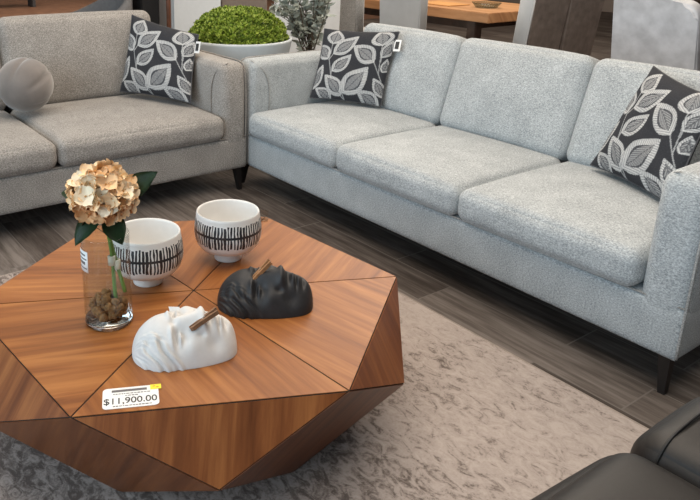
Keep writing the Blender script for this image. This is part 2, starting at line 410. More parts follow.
# ------------------------------------------------------------------ sofas
ARM, ZB, ZC, ZA = .155, .1345, .320, .737
def make_sofa(root, nseat, W, depth, mt, pipe, seat_top=.452, backtop=.915, lean=17):
    """local frame: x along the front, 0 at the inner face of the left arm; y backwards; z up"""
    L = nseat*W; D = depth+.30
    link('base', rbox(NB(), (L/2, D/2, (ZB+ZC)/2), (L+2*ARM, D, ZC-ZB), .022, n=10, e=3), mt, root)
    bm = NB()
    z = ZC+.001
    tube(bm, [(-ARM+.004, .004, z), (L+ARM-.004, .004, z)], .0035, 6)
    tube(bm, [(-ARM+.006, .01, ZB+.006), (L+ARM-.006, .01, ZB+.006)], .004, 6)
    link('base_seam', bm, pipe, root)
    for s in (0, 1):
        x0 = -ARM if s == 0 else L
        bm = NB()
        # arm, rounded at the top front and slightly swollen on its inner face
        rbox(bm, (x0+ARM/2, D/2, (ZC-.06+ZA)/2), (ARM, D, ZA-ZC+.06), .042, puff=(.008, .004, .006), n=10, e=5)
        for v in bm.verts:
            if v.co.z > ZC+.25 and v.co.y < .25:      # the front of the arm leans back a touch at the top
                k = (v.co.z-ZC-.25)/(ZA-ZC-.25); v.co.y += .02*k*k*(1-v.co.y/.25)
            if v.co.z < ZC+.03: v.co.y -= 0
        a = link('arm', bm, mt, root)
        xi = (x0+ARM-.001+.004) if s == 0 else x0-.003
        sg = 1 if s == 0 else -1
        bm = NB()
        P = smoothcurve([(xi+sg*.002, .115, ZC+.10), (xi+sg*.006, .118, ZC+.20), (xi+sg*.004, .112, ZC+.29), (xi, .085, ZC+.355), (xi-sg*.012, .05, ZC+.395), (xi-sg*.05, .028, ZA+.001)], 6)
        tube(bm, P, .0028, 6)
        link('arm_seam', bm, pipe, a)
        bm = NB(); xo = x0+.004 if s == 0 else x0+ARM-.004
        tube(bm, smoothcurve([(xo, .008, ZB+.01), (xo, .008, ZC), (xo, .008, ZC+.2), (xo, .014, ZA-.09), (xo, .03, ZA-.035), (xo, .07, ZA-.004), (xo, .3, ZA-.002), (xo, D-.06, ZA-.002)], 5), .005, 6)
        link('arm_piping', bm, pipe, a)
    link('back_frame', rbox(NB(), (L/2, D-.06, (ZC+.80)/2), (L-.004, .12, .80-ZC), .03, n=8, e=4), mt, root)
    h = seat_top-ZC
    for i in range(nseat):
        bm = NB()
        rbox(bm, (i*W+W/2, depth/2+.02, ZC+.004+h/2), (W-.003, depth+.10, h), .042, puff=(.003, .008, .024), n=12, e=5, sink=.003)
        c = link('seat_cushion', bm, mt, root)
        bm = NB(); x1, x2, zt = i*W+.03, (i+1)*W-.03, seat_top-.030
        tube(bm, smoothcurve([(x1-.015, .02, zt-.005), (x1+.02, -.018, zt), (x1+W*.25, -.027, zt+.002), (x1+W*.47, -.031, zt+.003), (x2-W*.25, -.027, zt+.002), (x2-.02, -.018, zt), (x2+.015, .02, zt-.005)], 5), .0022, 6)
        link('seat_seam', bm, pipe, c)
    for i in range(nseat):
        bm = NB()
        hb = backtop-.47
        mx = Matrix.Translation((i*W+W/2, depth+.012, .462)) @ Matrix.Rotation(math.radians(-lean), 4, 'X')
        rbox(bm, (0, .10, hb/2+.012), (W-.003, .20, hb+.04), .052, puff=(.003, .034, .012), n=12, e=6, sink=.004, mtx=mx)
        c = link('back_cushion', bm, mt, root)
        bm = NB(); P = []
        w2 = (W-.003)/2-.006
        for (px, pz) in ((-w2, .05), (-w2, hb*.5), (-w2+.004, hb-.06), (-w2+.03, hb-.006)): P.append(mx @ Vector((px, .055 if abs(px) > w2-.01 else .06, pz)))
        tube(bm, smoothcurve(P, 5), .0026, 6)
        link('cushion_seam', bm, pipe, c); bm = NB()
        P = [mx @ Vector((-px, .055, pz)) for (px, pz) in ((-w2, .05), (-w2, hb*.5), (-w2+.004, hb-.06), (-w2+.03, hb-.006))]
        tube(bm, smoothcurve(P, 5), .0026, 6)
        link('cushion_seam', bm, pipe, c)
    for sx in (0, 1):
        for sy in (0, 1):
            x = -ARM+.045 if sx == 0 else L+ARM-.045
            y = .04 if sy == 0 else D-.05
            link('leg', taper_leg(NB(), x, y, 0, ZB+.004, .022, .040, dx=(.014 if sx else -.014), dy=(-.012 if sy == 0 else .012)), M['dark_metal'], root, smooth=False)
W3 = .744
sofa = thing('sofa', 'long three-seat light grey tweed sofa facing the coffee table', 'sofa', (0, 0, 0))
make_sofa(sofa, 3, W3, .655, M['sofa'], M['sofa_pipe'])
LW = .939
love = thing('loveseat', 'warm grey tweed two-seat sofa on the left with a round cushion', 'sofa', (-.004, -.0223-ARM-2*LW, 0), PI/2)
make_sofa(love, 2, LW, .715, M['loveseat'], M['loveseat_pipe'], backtop=.942, lean=11)

# ------------------------------------------------------------------ patterned pillows
LEAVES = [  # base u,v  tip u,v  half width  (u to the right, v up, in the pillow face)
 (0.2, 0.746, 0.23, 0.96, 0.113),
 (0.236, 0.612, 0.524, 0.881, 0.093),
 (0.175, 0.538, -0.013, 0.743, 0.084),
 (0.263, 0.381, 0.484, 0.621, 0.084),
 (-0.002, 0.131, 0.12, 0.47, 0.084),
 (0.44, 0.076, 0.18, 0.329, 0.093),
 (0.452, 0.11, 0.737, 0.476, 0.140),
 (0.792, 0.543, 0.484, 0.743, 0.113),
 (0.84, 0.761, 0.755, 0.981, 0.125),
 (0.865, 0.615, 0.947, 0.852, 0.063),
 (0.964, 0.141, 0.823, 0.351, 0.072),
 (0.939, -0.002, 0.642, 0.157, 0.096),
 (0.318, 0.011, 0.08, 0.157, 0.069),
 (0.913, 0.436, 0.938, 0.614, 0.051),
]
STEMS = [((0.19, 0.535), (0.2, 0.746)), ((0.196, 0.536), (0.26, 0.341)), ((0.26, 0.341), (0.263, 0.381)), ((0.236, 0.612), (0.191, 0.528)), ((0.44, 0.076), (0.497, 0.025)), ((0.452, 0.11), (0.497, 0.025)), ((0.26, 0.341), (0.3, 0.269)), ((0.84, 0.761), (0.877, 0.405)), ((0.792, 0.543), (0.877, 0.405)), ((0.877, 0.405), (0.922, 0.33)), ((0.865, 0.615), (0.866, 0.558))]
def leaf_pattern(U, V):
    val = np.zeros_like(U)
    for (ax, ay), (bx, by) in STEMS:
        dx, dy = bx-ax, by-ay; L2 = dx*dx+dy*dy
        t = np.clip(((U-ax)*dx+(V-ay)*dy)/L2, 0, 1)
        d = np.hypot(U-ax-t*dx, V-ay-t*dy)
        val = np.where(d < .0065, .55, val)
    for (ax, ay, bx, by, w) in LEAVES:
        w *= 1.08
        dx, dy = bx-ax, by-ay; L = math.hypot(dx, dy); dx /= L; dy /= L
        s = ((U-ax)*dx+(V-ay)*dy)/L; d = (-(U-ax)*dy+(V-ay)*dx)
        d = d + .012*np.sin(s*PI)
        sc = np.clip(s, 0, 1)
        h = w*np.sin(PI*sc**.82)**.85*(1.05-.15*sc)
        e = np.abs(d)/np.maximum(h, 1e-4)
        inside = (s > 0) & (s < 1) & (e < 1)
        sd = np.sign(d)
        hatch = .5+.5*np.sin((s*L*1.0-np.abs(d)*.9)*230)
        fine = .5+.5*np.sin((s*L+d*sd*1.8)*190)
        x = .50+.34*hatch                              # bright woven border
        hi = np.clip((s-.12)/.72, 0, 1)
        inner_h = .56*np.sin(PI*hi**.85)**.8
        ie = e/np.maximum(inner_h, 1e-4)
        inn = (s > .12) & (s < .84) & (ie < 1)
        x = np.where(inn, .20+.44*fine, x)
        x = np.where((s > .10) & (s < .86) & (np.abs(ie-1) < .13), .16, x)
        x = np.where((np.abs(d) < .0045) & (s > .1) & (s < .8), .25, x)
        x = np.where(e > .93, .60, x)
        val = np.where(inside, x, val)
    return val
def pillow(label, BL, BR, TL, TR, thick=.115, mirror=False, n=170):
    BL, BR, TL, TR = (np.array(p, float) for p in (BL, BR, TL, TR))
    cen = (BL+BR+TL+TR)/4
    nrm = np.cross(BR-BL, TL-BL); nrm /= np.linalg.norm(nrm)
    root = thing('throw_pillow', label, 'pillow', tuple(cen), 0, None)
    t = np.linspace(0, 1, n)
    t = .5-.5*np.cos(PI*t)*(.55+.45*np.abs(np.cos(PI*t))) if False else t
    U, V = np.meshgrid(t, t, indexing='ij')
    a, b = 2*U-1, 2*V-1
    # edges bow in a little so the corners stand out
    uu = .5+.5*a*(1-.055*(1-b*b)); vv = .5+.5*b*(1-.055*(1-a*a))
    P0 = (BL[None, None]*((1-uu)*(1-vv))[..., None]+BR[None, None]*(uu*(1-vv))[..., None]
          + TL[None, None]*((1-uu)*vv)[..., None]+TR[None, None]*(uu*vv)[..., None])-cen
    prof = np.clip((1-a**4)*(1-b**4), 0, 1)**.62*(1-.18*(a*a+b*b)/2)
    wr = .004*np.sin(a*9+b*4)*np.sin(b*7-a*3)*prof
    pat = leaf_pattern(.5+(U-.5)*.93, .5+(V-.5)*.93)
    verts = []; faces = []; cols = []
    for side in (1, -1):
        P = P0+nrm[None, None]*(side*(thick/2*prof+wr))[..., None]
        base = len(verts)
        step = 1 if side == 1 else 3
        idx = list(range(0, n, step))
        if idx[-1] != n-1: idx.append(n-1)
        for i in idx:
            for j in idx:
                verts.append(tuple(P[i, j])); cols.append(float(pat[i, j]) if side == 1 else 0.)
        k = len(idx)
        for i in range(k-1):
            for j in range(k-1):
                q = [base+i*k+j, base+(i+1)*k+j, base+(i+1)*k+j+1, base+i*k+j+1]
                faces.append(q if side == 1 else q[::-1])
    me = bpy.data.meshes.new('cover'); me.from_pydata(verts, [], faces)
    at = me.attributes.new('pattern', 'FLOAT', 'POINT'); at.data.foreach_set('value', np.array(cols, np.float32))
    me.materials.append(M['leafcloth'])
    for p in me.polygons: p.use_smooth = True
    o = bpy.data.objects.new('cover', me); COL.objects.link(o); o.parent = root
    # piped edge
    ring = [P0[i, 0] for i in range(0, n, 6)]+[P0[n-1, j] for j in range(0, n, 6)]+[P0[i, n-1] for i in range(n-1, 0, -6)]+[P0[0, j] for j in range(n-1, 0, -6)]
    link('edge_piping', tube(NB(), [tuple(p) for p in ring], .0035, 6, closed=True), M['charcoal_cloth'], root)
    # sewn-in label at the upper right edge
    X = (BR-BL)/np.linalg.norm(BR-BL); Y = (TL-BL)/np.linalg.norm(TL-BL)
    p = P0[n-1, int(n*.86)]
    def rect(bm, x0, x1, y0, y1, off):
        q = [Vector(p+X*x+Y*y+nrm*(off+x*.25)) for x, y in ((x0, y0), (x1, y0), (x1, y1), (x0, y1))]
        q2 = [v-Vector(nrm)*.0012 for v in q]
        A = [bm.verts.new(v) for v in q]; Bv = [bm.verts.new(v) for v in q2]
        bm.faces.new(A); bm.faces.new(Bv[::-1])
        for k in range(4): bm.faces.new((A[k], A[(k+1) % 4], Bv[(k+1) % 4], Bv[k]))
    bm = NB(); rect(bm, -.004, .034, -.055, .012, .006); l = link('care_label', bm, M['paper'], root, smooth=False)
    l['label'] = 'white sewn label with black print'
    bm = NB(); rect(bm, .002, .024, -.042, .000, .0085); link('label_print', bm, M['ink'], l, smooth=False)
    return root
pillow('charcoal leaf-patterned pillow in the corner of the warm grey loveseat', (-.66, -.488, .508), (-.215, -.262, .497), (-.775, -.338, .936), (-.32, -.145, .858))
pillow('charcoal leaf-patterned pillow at the far left end of the long sofa', (.035, .393, .499), (.385, .625, .486), (-.05, .555, .88), (.38, .735, .90))
pillow('charcoal leaf-patterned pillow propped against the near right arm of the long sofa', (1.665, .615, .492), (2.105, .405, .495), (1.775, .775, .916), (2.135, .545, .873))

# round velvet cushion
rb = thing('round_cushion', 'taupe velvet ball cushion on the warm grey loveseat', 'cushion', (-.535, -1.08, .632))
bm = NB(); bmesh.ops.create_uvsphere(bm, u_segments=64, v_segments=40, radius=.145)
for v in bm.verts:
    a = math.atan2(v.co.z, v.co.x); k = math.cos(6*a); rr = math.hypot(v.co.x, v.co.z)/.145
    f = 1-.085*rr*max(0, -k)**5
    v.co.x *= f; v.co.z *= f*.985
link('ball_cover', bm, M['velvet_ball'], rb, rot=(0.35, .1, .75))
bm = NB(); bmesh.ops.create_uvsphere(bm, u_segments=20, v_segments=10, radius=.03)
for v in bm.verts: v.co.y *= .35
link('button', bm, M['velvet_ball'], rb, loc=(-.145*math.sin(.75), .145*math.cos(.75), .03), rot=(.35, .1, .75))

# ------------------------------------------------------------------ coffee table
TC = Vector((1.520, -1.242)); PH = math.radians(5.0); ZT = .370; RUGZ = .012
table = thing('coffee_table', 'hexagonal faceted walnut coffee table with dark inlaid seams on the rug', 'coffee table', (TC.x, TC.y, RUGZ))
def hv(k, R, z, off=0):
    a = PH+k*PI/3+off; return Vector((R*math.cos(a), R*math.sin(a), z-RUGZ))
RT_, RL_, ZL_, RM_ = .6495, .652, .204, .466
T = [hv(k, RT_, ZT) for k in range(6)]; Lg = [hv(k, RL_, ZL_, PI/6) for k in range(6)]; Mb = [hv(k, RM_, RUGZ+.001) for k in range(6)]
def panel(name, poly, m, grain, inset=.0022, th=.003, lift=0):
    poly = [Vector(p) for p in poly]; c = sum(poly, Vector())/len(poly)
    nr = (poly[1]-poly[0]).cross(poly[2]-poly[0]).normalized()
    if nr.dot(c-Vector((0, 0, .15))) < 0: nr = -nr; poly = poly[::-1]
    n = len(poly); ins = []
    for i in range(n):       # inset by a true edge distance
        p, a, b = poly[i], (poly[i]-poly[i-1]).normalized(), (poly[(i+1) % n]-poly[i]).normalized()
        na, nb = nr.cross(a), nr.cross(b)
        d = (na+nb); d = d/(1+na.dot(nb))
        ins.append(p+d*inset)
    bm = NB(); uvl = bm.loops.layers.uv.verify()
    A = [bm.verts.new(p+nr*(th*.35)) for p in ins]; Bv = [bm.verts.new(p-nr*th) for p in ins]
    bm.faces.new(A); bm.faces.new(Bv[::-1])
    for k in range(n): bm.faces.new((A[k], Bv[k], Bv[(k+1) % n], A[(k+1) % n]))
    g = Vector(grain); g = (g-nr*g.dot(nr)).normalized(); s = g.cross(nr)
    off = random.random()*9
    for f in bm.faces:
        for l in f.loops: l[uvl].uv = ((l.vert.co-c).dot(s)+off, (l.vert.co-c).dot(g)+off*.7)
    return link(name, bm, m, table, smooth=False)
O = Vector((0, 0, ZT-RUGZ))
bm = NB()
tv = [bm.verts.new(p*.998) for p in T]; lv = [bm.verts.new(p*.996) for p in Lg]; mv = [bm.verts.new(p) for p in Mb]
bm.faces.new([bm.verts.new(Vector((p.x*.998, p.y*.998, ZT-RUGZ-.0012))) for p in T])
for k in range(6):
    bm.faces.new((tv[k], lv[k], tv[(k+1) % 6])); bm.faces.new((tv[k], lv[k-1], mv[k], lv[k])); bm.faces.new((lv[k], mv[k], mv[(k+1) % 6]))
bm.faces.new(mv[::-1])
for v in bm.verts:
    if v.co.z > ZT-RUGZ-.0006: v.co.z = ZT-RUGZ-.0012
link('core', bm, M['seam'], table, smooth=False)
for k in range(6):
    a0 = PH+k*PI/3+PI/6
    rad = Vector((math.cos(a0), math.sin(a0), 0)); tan = Vector((-math.sin(a0), math.cos(a0), 0))
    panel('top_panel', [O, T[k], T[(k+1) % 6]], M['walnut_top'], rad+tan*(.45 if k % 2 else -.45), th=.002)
    panel('side_panel', [T[k], Lg[k], T[(k+1) % 6]], M['walnut_side_shaded'], Vector((0, 0, 1))+tan*.12)
    panel('lower_panel', [T[k], Lg[k-1], Mb[k], Lg[k]], M['walnut_low_shaded'], Vector((0, 0, 1))+tan*.5)
    panel('foot_panel', [Lg[k], Mb[k], Mb[(k+1) % 6]], M['walnut_low_shaded'], rad)

# rug
rug = thing('area_rug', 'taupe distressed area rug under the coffee table', 'rug', (0, 0, 0))
link('pile', box(NB(), (2.1, -1.75, .0065), (3.48, 3.08, .011), .004), M['rug'], rug, smooth=False)
bm = NB(); x0, x1, y0, y1 = .355, 3.845, -3.295, -.205
tube(bm, [(x0, y0, .0055), (x1, y0, .0055), (x1, y1, .0055), (x0, y1, .0055)], .0055, 8, closed=True)
link('bound_edge', bm, M['rug_edge'], rug)

# ------------------------------------------------------------------ bowls
ZTT = ZT+.0011
def bowl(label, x, y, rz):
    r = thing('bowl', label, 'bowl', (x, y, ZTT), rz, 'striped bowls on the coffee table')
    prof = [(0, .004), (.038, .004), (.0405, 0), (.045, 0), (.046, .004), (.044, .022), (.048, .027), (.068, .034), (.090, .045), (.103, .061), (.110, .083), (.112, .102), (.111, .120), (.1085, .140),
            (.107, .144), (.105, .161), (.104, .167), (.1025, .170)]
    inn = [(.1025, .170), (.099, .169), (.0975, .164), (.0985, .14), (.101, .108), (.098, .08), (.088, .059), (.068, .045), (.03, .038), (0, .037)]
    link('bowl_body', lathe(NB(), prof, 72), M['stripes'], r)
    link('bowl_lining', lathe(NB(), inn, 72), M['ceramic'], r)
    return r
bl = bowl('striped white bowl standing behind the glass vase', 1.388, -1.330, .3)
br_ = bowl('striped white bowl farther from the vase, near the black face', 1.378, -1.028, 2.1)

# ------------------------------------------------------------------ vase
vx, vy = 1.545, -1.528
vase = thing('glass_vase', 'clear cylindrical glass vase holding the peach hydrangea', 'vase', (vx, vy, ZTT))
link('glass_wall', lathe(NB(), [(.0645, .012), (.0655, .03), (.0655, .262), (.0650, .266), (.0635, .266), (.0630, .262), (.0630, .03), (.0620, .016)], 64), M['glass'], vase)
link('glass_foot', lathe(NB(), [(0, 0), (.060, 0), (.0645, .003), (.0655, .010), (.0640, .0155), (0, .0155)], 64), M['glass_base'], vase)
# price sticker, bent round the wall of the vase
vc = math.atan2(CAMP.y-vy, CAMP.x-vx)
def sticker(name, a0, a1, z0, z1, r, m, parent, n=8):
    bm = NB(); A = []; Bv = []
    for i in range(n+1):
        a = a0+(a1-a0)*i/n
        A.append((bm.verts.new((r*math.cos(a), r*math.sin(a), z0)), bm.verts.new((r*math.cos(a), r*math.sin(a), z1))))
        q = r-.0004
        Bv.append((bm.verts.new((q*math.cos(a), q*math.sin(a), z0)), bm.verts.new((q*math.cos(a), q*math.sin(a), z1))))
    for i in range(n):
        bm.faces.new((A[i][0], A[i+1][0], A[i+1][1], A[i][1])); bm.faces.new((Bv[i][0], Bv[i][1], Bv[i+1][1], Bv[i+1][0]))
        bm.faces.new((A[i][0], Bv[i][0], Bv[i+1][0], A[i+1][0])); bm.faces.new((A[i][1], A[i+1][1], Bv[i+1][1], Bv[i][1]))
    bm.faces.new((A[0][0], A[0][1], Bv[0][1], Bv[0][0])); bm.faces.new((A[-1][0], Bv[-1][0], Bv[-1][1], A[-1][1]))
    return link(name, bm, m, parent)
st = sticker('price_sticker', vc-1.50, vc-.80, .172, .232, .0662, M['paper'], vase)
st['label'] = 'white printed sticker on the glass'
for (z0, z1, f0, f1) in ((.218, .223, .1, .8), (.207, .211, .1, .9), (.193, .201, .1, .75), (.181, .184, .1, .9)):
    sticker('print_line', vc-1.5+.7*f0, vc-1.5+.7*f1, z0, z1, .0666, M['grey_ink'], st, 5)

# coconut fibre at the bottom of the vase
bm = NB()
for i in range(74):
    a = random.random()*2*PI; r = .047*math.sqrt(random.random()); z = .026+random.random()*.066*(1-.45*r/.047)
    rr = .0078+random.random()*.0055
    g = bmesh.ops.create_icosphere(bm, subdivisions=2, radius=rr)
    ph = [random.random()*6 for _ in range(3)]
    for v in g['verts']:
        d = v.co*(1/rr); k = 1+.16*math.sin(5*d.x+ph[0])*math.sin(4*d.y+ph[1])+.10*math.sin(9*d.z+ph[2])
        v.co = v.co*k+Vector((r*math.cos(a), r*math.sin(a), z))
tag(link('coconut_fibre', bm, M['fibre'], loc=(vx, vy, ZTT)), 'brown coconut fibre heaped in the bottom of the glass vase', 'fibre', kind='stuff')

# hydrangea
fl = thing('hydrangea', 'peach artificial hydrangea standing in the clear glass vase', 'flower', (vx, vy, ZTT))
R2 = Vector((RTn.x, RTn.y, 0)).normalized(); F2 = Vector((-FW.x, -FW.y, 0)).normalized()      # right of / towards the viewer's side of the room
def W_(r, f, z): v = R2*r+F2*f; return Vector((v.x, v.y, z))
HC = W_(.000, .0, .378)
stems = [[W_(.022, .0, .055), W_(.020, .004, .12), W_(.018, .002, .19), W_(.012, .0, .25), W_(.004, 0, .33)],
         [W_(.046, -.01, .085), W_(.034, -.008, .14), W_(.022, -.004, .20), W_(.010, -.004, .26), W_(.0, -.004, .33)],
         [W_(.012, -.02, .20), W_(.008, -.018, .24), W_(.002, -.015, .28), W_(-.002, -.01, .33)]]
for P in stems: link('stem', tube(NB(), smoothcurve(P, 6), .0055, 8), M['stem'], fl)
for (r, f, z) in ((.016, .003, .186), (.028, -.004, .172)):
    link('tape_band', lathe(NB(), [(.0068, -.014), (.0105, -.013), (.0108, .013), (.0066, .014)], 14), M['tape'], fl, loc=W_(r, f, z))
def floret_mesh(seed, m):
    rs = random.Random(seed); bm = NB()
    n = 4
    for k in range(n):
        a = k*2*PI/n+rs.uniform(-.15, .15); L = .028*rs.uniform(.9, 1.12); w = .0155*rs.uniform(.9, 1.12); curl = rs.uniform(.002, .010); tw = rs.uniform(-.25, .25)
        rows = []; w *= 1.02
        for i in range(9):
            t = i/8; hw = w*(math.sin(PI*(.06+.90*t)**.85))**.62
            row = []
            for j in range(7):
                s = j/3-1
                x = .001+t*L-.004*s*s*(t > .6)*(t-.6)*2; y = s*hw
                z = .015*t**1.3-curl*t**4*1.2+.007*s*s*t+.0020*math.sin(4*s+seed+k)*t+y*tw
                row.append(bm.verts.new((x*math.cos(a)-y*math.sin(a), x*math.sin(a)+y*math.cos(a), z)))
            rows.append(row)
        for i in range(8):
            for j in range(6): bm.faces.new((rows[i][j], rows[i][j+1], rows[i+1][j+1], rows[i+1][j]))
    fs = len(bm.faces)
    g = bmesh.ops.create_icosphere(bm, subdivisions=1, radius=.0028)
    for v in g['verts']: v.co.z += .003
    for i, f in enumerate(bm.faces): f.material_index = 0 if i < fs else 1
    me = bpy.data.meshes.new('floret'); bm.to_mesh(me); bm.free()
    for p in me.polygons: p.use_smooth = True
    me.materials.append(m); me.materials.append(M['petal_eye'])
    return me
FM = [floret_mesh(i, M['petal' if i % 3 else 'petal_pale']) for i in range(6)]+[floret_mesh(9, M['petal_deep'])]
bm = NB(); bmesh.ops.create_icosphere(bm, subdivisions=3, radius=.062)
for v in bm.verts: v.co.z *= .80
head = link('flower_head', bm, M['petal_deep'], fl, loc=HC)
nf = 78
for i in range(nf):
    z = 1-2*(i+.5)/nf*.93; ph = i*2.39996; rr = math.sqrt(max(0, 1-z*z))
    d = Vector((rr*math.cos(ph), rr*math.sin(ph), z))
    dd = (d+Vector((random.uniform(-.55, .55), random.uniform(-.55, .55), random.uniform(-.45, .45)))).normalized()
    k = random.uniform(.86, 1.10)
    p = Vector((d.x*.072*k, d.y*.072*k, d.z*.060*k))
    low = d.z < -.25 and random.random() < .6
    o = bpy.data.objects.new('floret', FM[6] if low else FM[random.randrange(6)]); COL.objects.link(o); o.parent = head
    q = dd.to_track_quat('Z', 'Y') @ Matrix.Rotation(random.random()*6.28, 4, 'Z').to_quaternion()
    o.location = p; o.rotation_mode = 'QUATERNION'; o.rotation_quaternion = q
    o.scale = (random.uniform(.85, 1.15),)*3
def leafm(base, tip, w, droop, nrm):
    base, tip, nrm = Vector(base), Vector(tip), Vector(nrm).normalized(); ax = tip-base; s = ax.cross(nrm).normalized(); n2 = s.cross(ax).normalized()
    bm = NB(); rows = []
    for i in range(11):
        t = i/10; hw = w*math.sin(PI*t**.8)**.9+.0006
        p = base+ax*t+n2*(-droop*(t-.4)**2*1.0)
        rows.append([bm.verts.new(p+s*(hw*j/2)+n2*(abs(j/2)*hw*.28+.0012*math.sin(i*2.3+j))) for j in (-2, -1, 0, 1, 2)])
    for i in range(10):
        for j in range(4): bm.faces.new((rows[i][j], rows[i][j+1], rows[i+1][j+1], rows[i+1][j]))
    bmesh.ops.solidify(bm, geom=bm.faces[:], thickness=.0006)
    return bm
for a in ((W_(.05, -.02, .36), W_(.140, -.02, .435), .032, .03, W_(-.3, 1, .5)),
          (W_(-.05, -.03, .36), W_(-.125, -.05, .365), .030, .02, W_(0, .5, 1)),
          (W_(-.005, .025, .325), W_(-.072, .065, .262), .030, .05, W_(-.4, .8, .8)),
          (W_(.010, .025, .325), W_(.062, .050, .258), .032, .05, W_(.4, .8, .8)),
          (W_(.01, .0, .33), W_(.02, -.085, .28), .030, .05, W_(0, -.6, 1))):
    link('leaf', leafm(*a), M['dleaf'], fl)

# ------------------------------------------------------------------ plaster heads
def head_mask(name, label, m, loc, rz, L, Wd, Hh, tilt, hair):
    """a face lying on its back: x from the hair (-) to the chin (+), nose up"""
    root = thing(name, label, 'sculpture', loc, rz, 'plaster faces on the coffee table')
    G = lambda x, c, s: math.exp(-((x-c)/s)**2)
    bm = NB(); NX, NY = 150, 96; rows = []
    sst = lambda a, b, x: (lambda t: t*t*(3-2*t))(max(0, min(1, (x-a)/(b-a))))
    for i in range(NX+1):
        s = -1+2*i/NX; X = math.copysign(abs(math.sin(s*PI/2))**.9, s)     # -1..1
        w = (max(0, 1-abs(X)**(3.6 if X < 0 else 7)))**.45*(1-.16*sst(.1, 1, X)-.05*sst(-.4, -1, X))
        hh = (max(0, 1-abs(X)**(3.4 if X < 0 else 8)))**.46*(1.02-.30*sst(.25, 1, X)-.08*sst(-.45, -1, X))
        row = []
        for j in range(NY+1):
            t = -1+2*j/NY; y = math.sin(t*PI/2)
            c = max(0., 1-abs(y)**1.9)**.66
            z = hh*c
            k = max(0, 1-abs(y)**3)**.8*(max(0, 1-abs(X)**10))
            f = 0.
            yh = y; ah = max(0, -y)
            y = (y+.27)*1.02; ay = abs(y)               # the face looks a little to the near side
            f -= .30*G(X, -.15, .12)*G(ay, .38, .17)                       # eye sockets
            f += .34*G(X, -.14, .060)*G(ay, .39, .125)                     # closed lids
            f -= .12*G(X, -.095-1.2*(ay-.39)**2, .012)*G(ay, .39, .12)     # lash line
            f -= .09*G(X, -.200+.9*(ay-.39)**2, .014)*G(ay, .39, .14)      # lid crease
            f += .14*G(X, -.30+.35*(ay-.3)**2, .050)*G(ay, .36, .22)       # brows
            f -= .08*G(X, -.24, .06)*G(y, 0, .10)                          # root of the nose
            nb = sst(-.26, -.08, X)*(1-sst(.33, .43, X))
            f += (.08+.10*sst(-.16, .34, X))*nb*G(y, 0, .17+.12*sst(.05, .36, X))   # nose
            f += .05*G(X, .315, .075)*G(y, 0, .18)                          # tip
            f += .07*G(X, .30, .06)*G(ay, .20, .09)                      # nostrils
            f -= .10*G(X, .27, .08)*G(ay, .37, .06)
            f -= .07*G(X, .45, .035)*G(y, 0, .22)
            f += .14*G(X, .560, .048)*G(y, 0, .21)                         # upper lip
            f -= .15*G(X, .615, .018)*G(y, 0, .22)
            f += .13*G(X, .672, .045)*G(y, 0, .18)                         # lower lip
            f -= .07*G(X, .755, .035)*G(y, 0, .20)
            f += .10*G(X, .88, .09)*G(y, 0, .30)                           # chin
            f -= .12*G(X, .50, .15)*G(ay, .55, .16)                        # cheek hollow
            f += .10*G(X, .06, .15)*G(ay, .60, .17)                        # cheekbone
            # locks of hair over the temples
            edge = -.70+.85*max(0, ah-.32)
            hk = 1-sst(edge-.10, edge+.10, X)
            lk = math.sin((X-ah*.75+.10*math.sin(ah*9+hair))*27)*.6+math.sin((X*1.2-ah*1.2+.05*math.sin(ah*17))*39+hair)*.4
            f += hk*(.010+.085*lk)*sst(.26, .5, ah)
            sn = -.75*yh; z2 = max(0, z+f*k*math.sqrt(1-sn*sn))
            yy = yh*w-f*k*sn*Hh/(Wd/2)
            side_out = 1+.05*hk*lk*sst(.5, .9, ah)
            row.append(bm.verts.new((X*L/2, yy*Wd/2*side_out, z2*Hh)))
        rows.append(row)
    for i in range(NX):
        for j in range(NY): bm.faces.new((rows[i][j], rows[i+1][j], rows[i+1][j+1], rows[i][j+1]))
    bmesh.ops.remove_doubles(bm, verts=bm.verts[:], dist=1e-5)
    es = [e for e in bm.edges if e.is_boundary]
    if es: bmesh.ops.holes_fill(bm, edges=es, sides=0)
    link('face', bm, m, root)
    return root
hw_ = head_mask('plaster_head', 'white plaster face lying on its back in front of the vase', M['plaster'], (1.792, -1.425, ZTT), math.radians(70), .272, .185, .105, .0, .3)
hb_ = head_mask('plaster_head', 'black plaster face lying on its back beside the white face', M['black_plaster'], (1.703, -1.105, ZTT), math.radians(57), .282, .19, .105, .0, 1.7)

def clothespin(label, cat_loc, along, m, L=.082):
    root = thing('clothespin', label, 'clothespin', cat_loc, 0, 'wooden clothespins on the plaster faces')
    along = Vector(along).normalized(); zax = Vector((0, 0, 1)); side = along.cross(zax).normalized(); zz = side.cross(along)
    mx = Matrix((along, zz, side)).transposed().to_4x4()
    for s in (-1, 1):
        bm = NB(); A = []
        pts = [(-.5, .0005), (-.42, .0030), (-.12, .0008), (.05, .0022), (.5, .0050)]
        th = [.0045, .0062, .0070, .0070, .0058]
        for (t, off), q in zip(pts, th):
            A.append([bm.verts.new(Vector((t*L, hw2, s*(off+o))))for hw2, o in ((-.0055, 0), (.0055, 0), (.0055, q), (-.0055, q))])
        for i in range(len(A)-1):
            for k in range(4): bm.faces.new((A[i][k], A[i][(k+1) % 4], A[i+1][(k+1) % 4], A[i+1][k]))
        bm.faces.new(A[0][::-1]); bm.faces.new(A[-1])
        for v in bm.verts: v.co = mx @ v.co
        link('prong', bm, m, root, smooth=False)
    bm = NB(); P = []
    for i in range(37):
        a = i/36*6*PI; P.append(mx @ Vector((.02*L+.0046*math.cos(a), -.006+.012*i/36, .0046*math.sin(a)+.0*s)))
    tube(bm, P, .0009, 5); link('spring', bm, M['steel'], root)
    return root
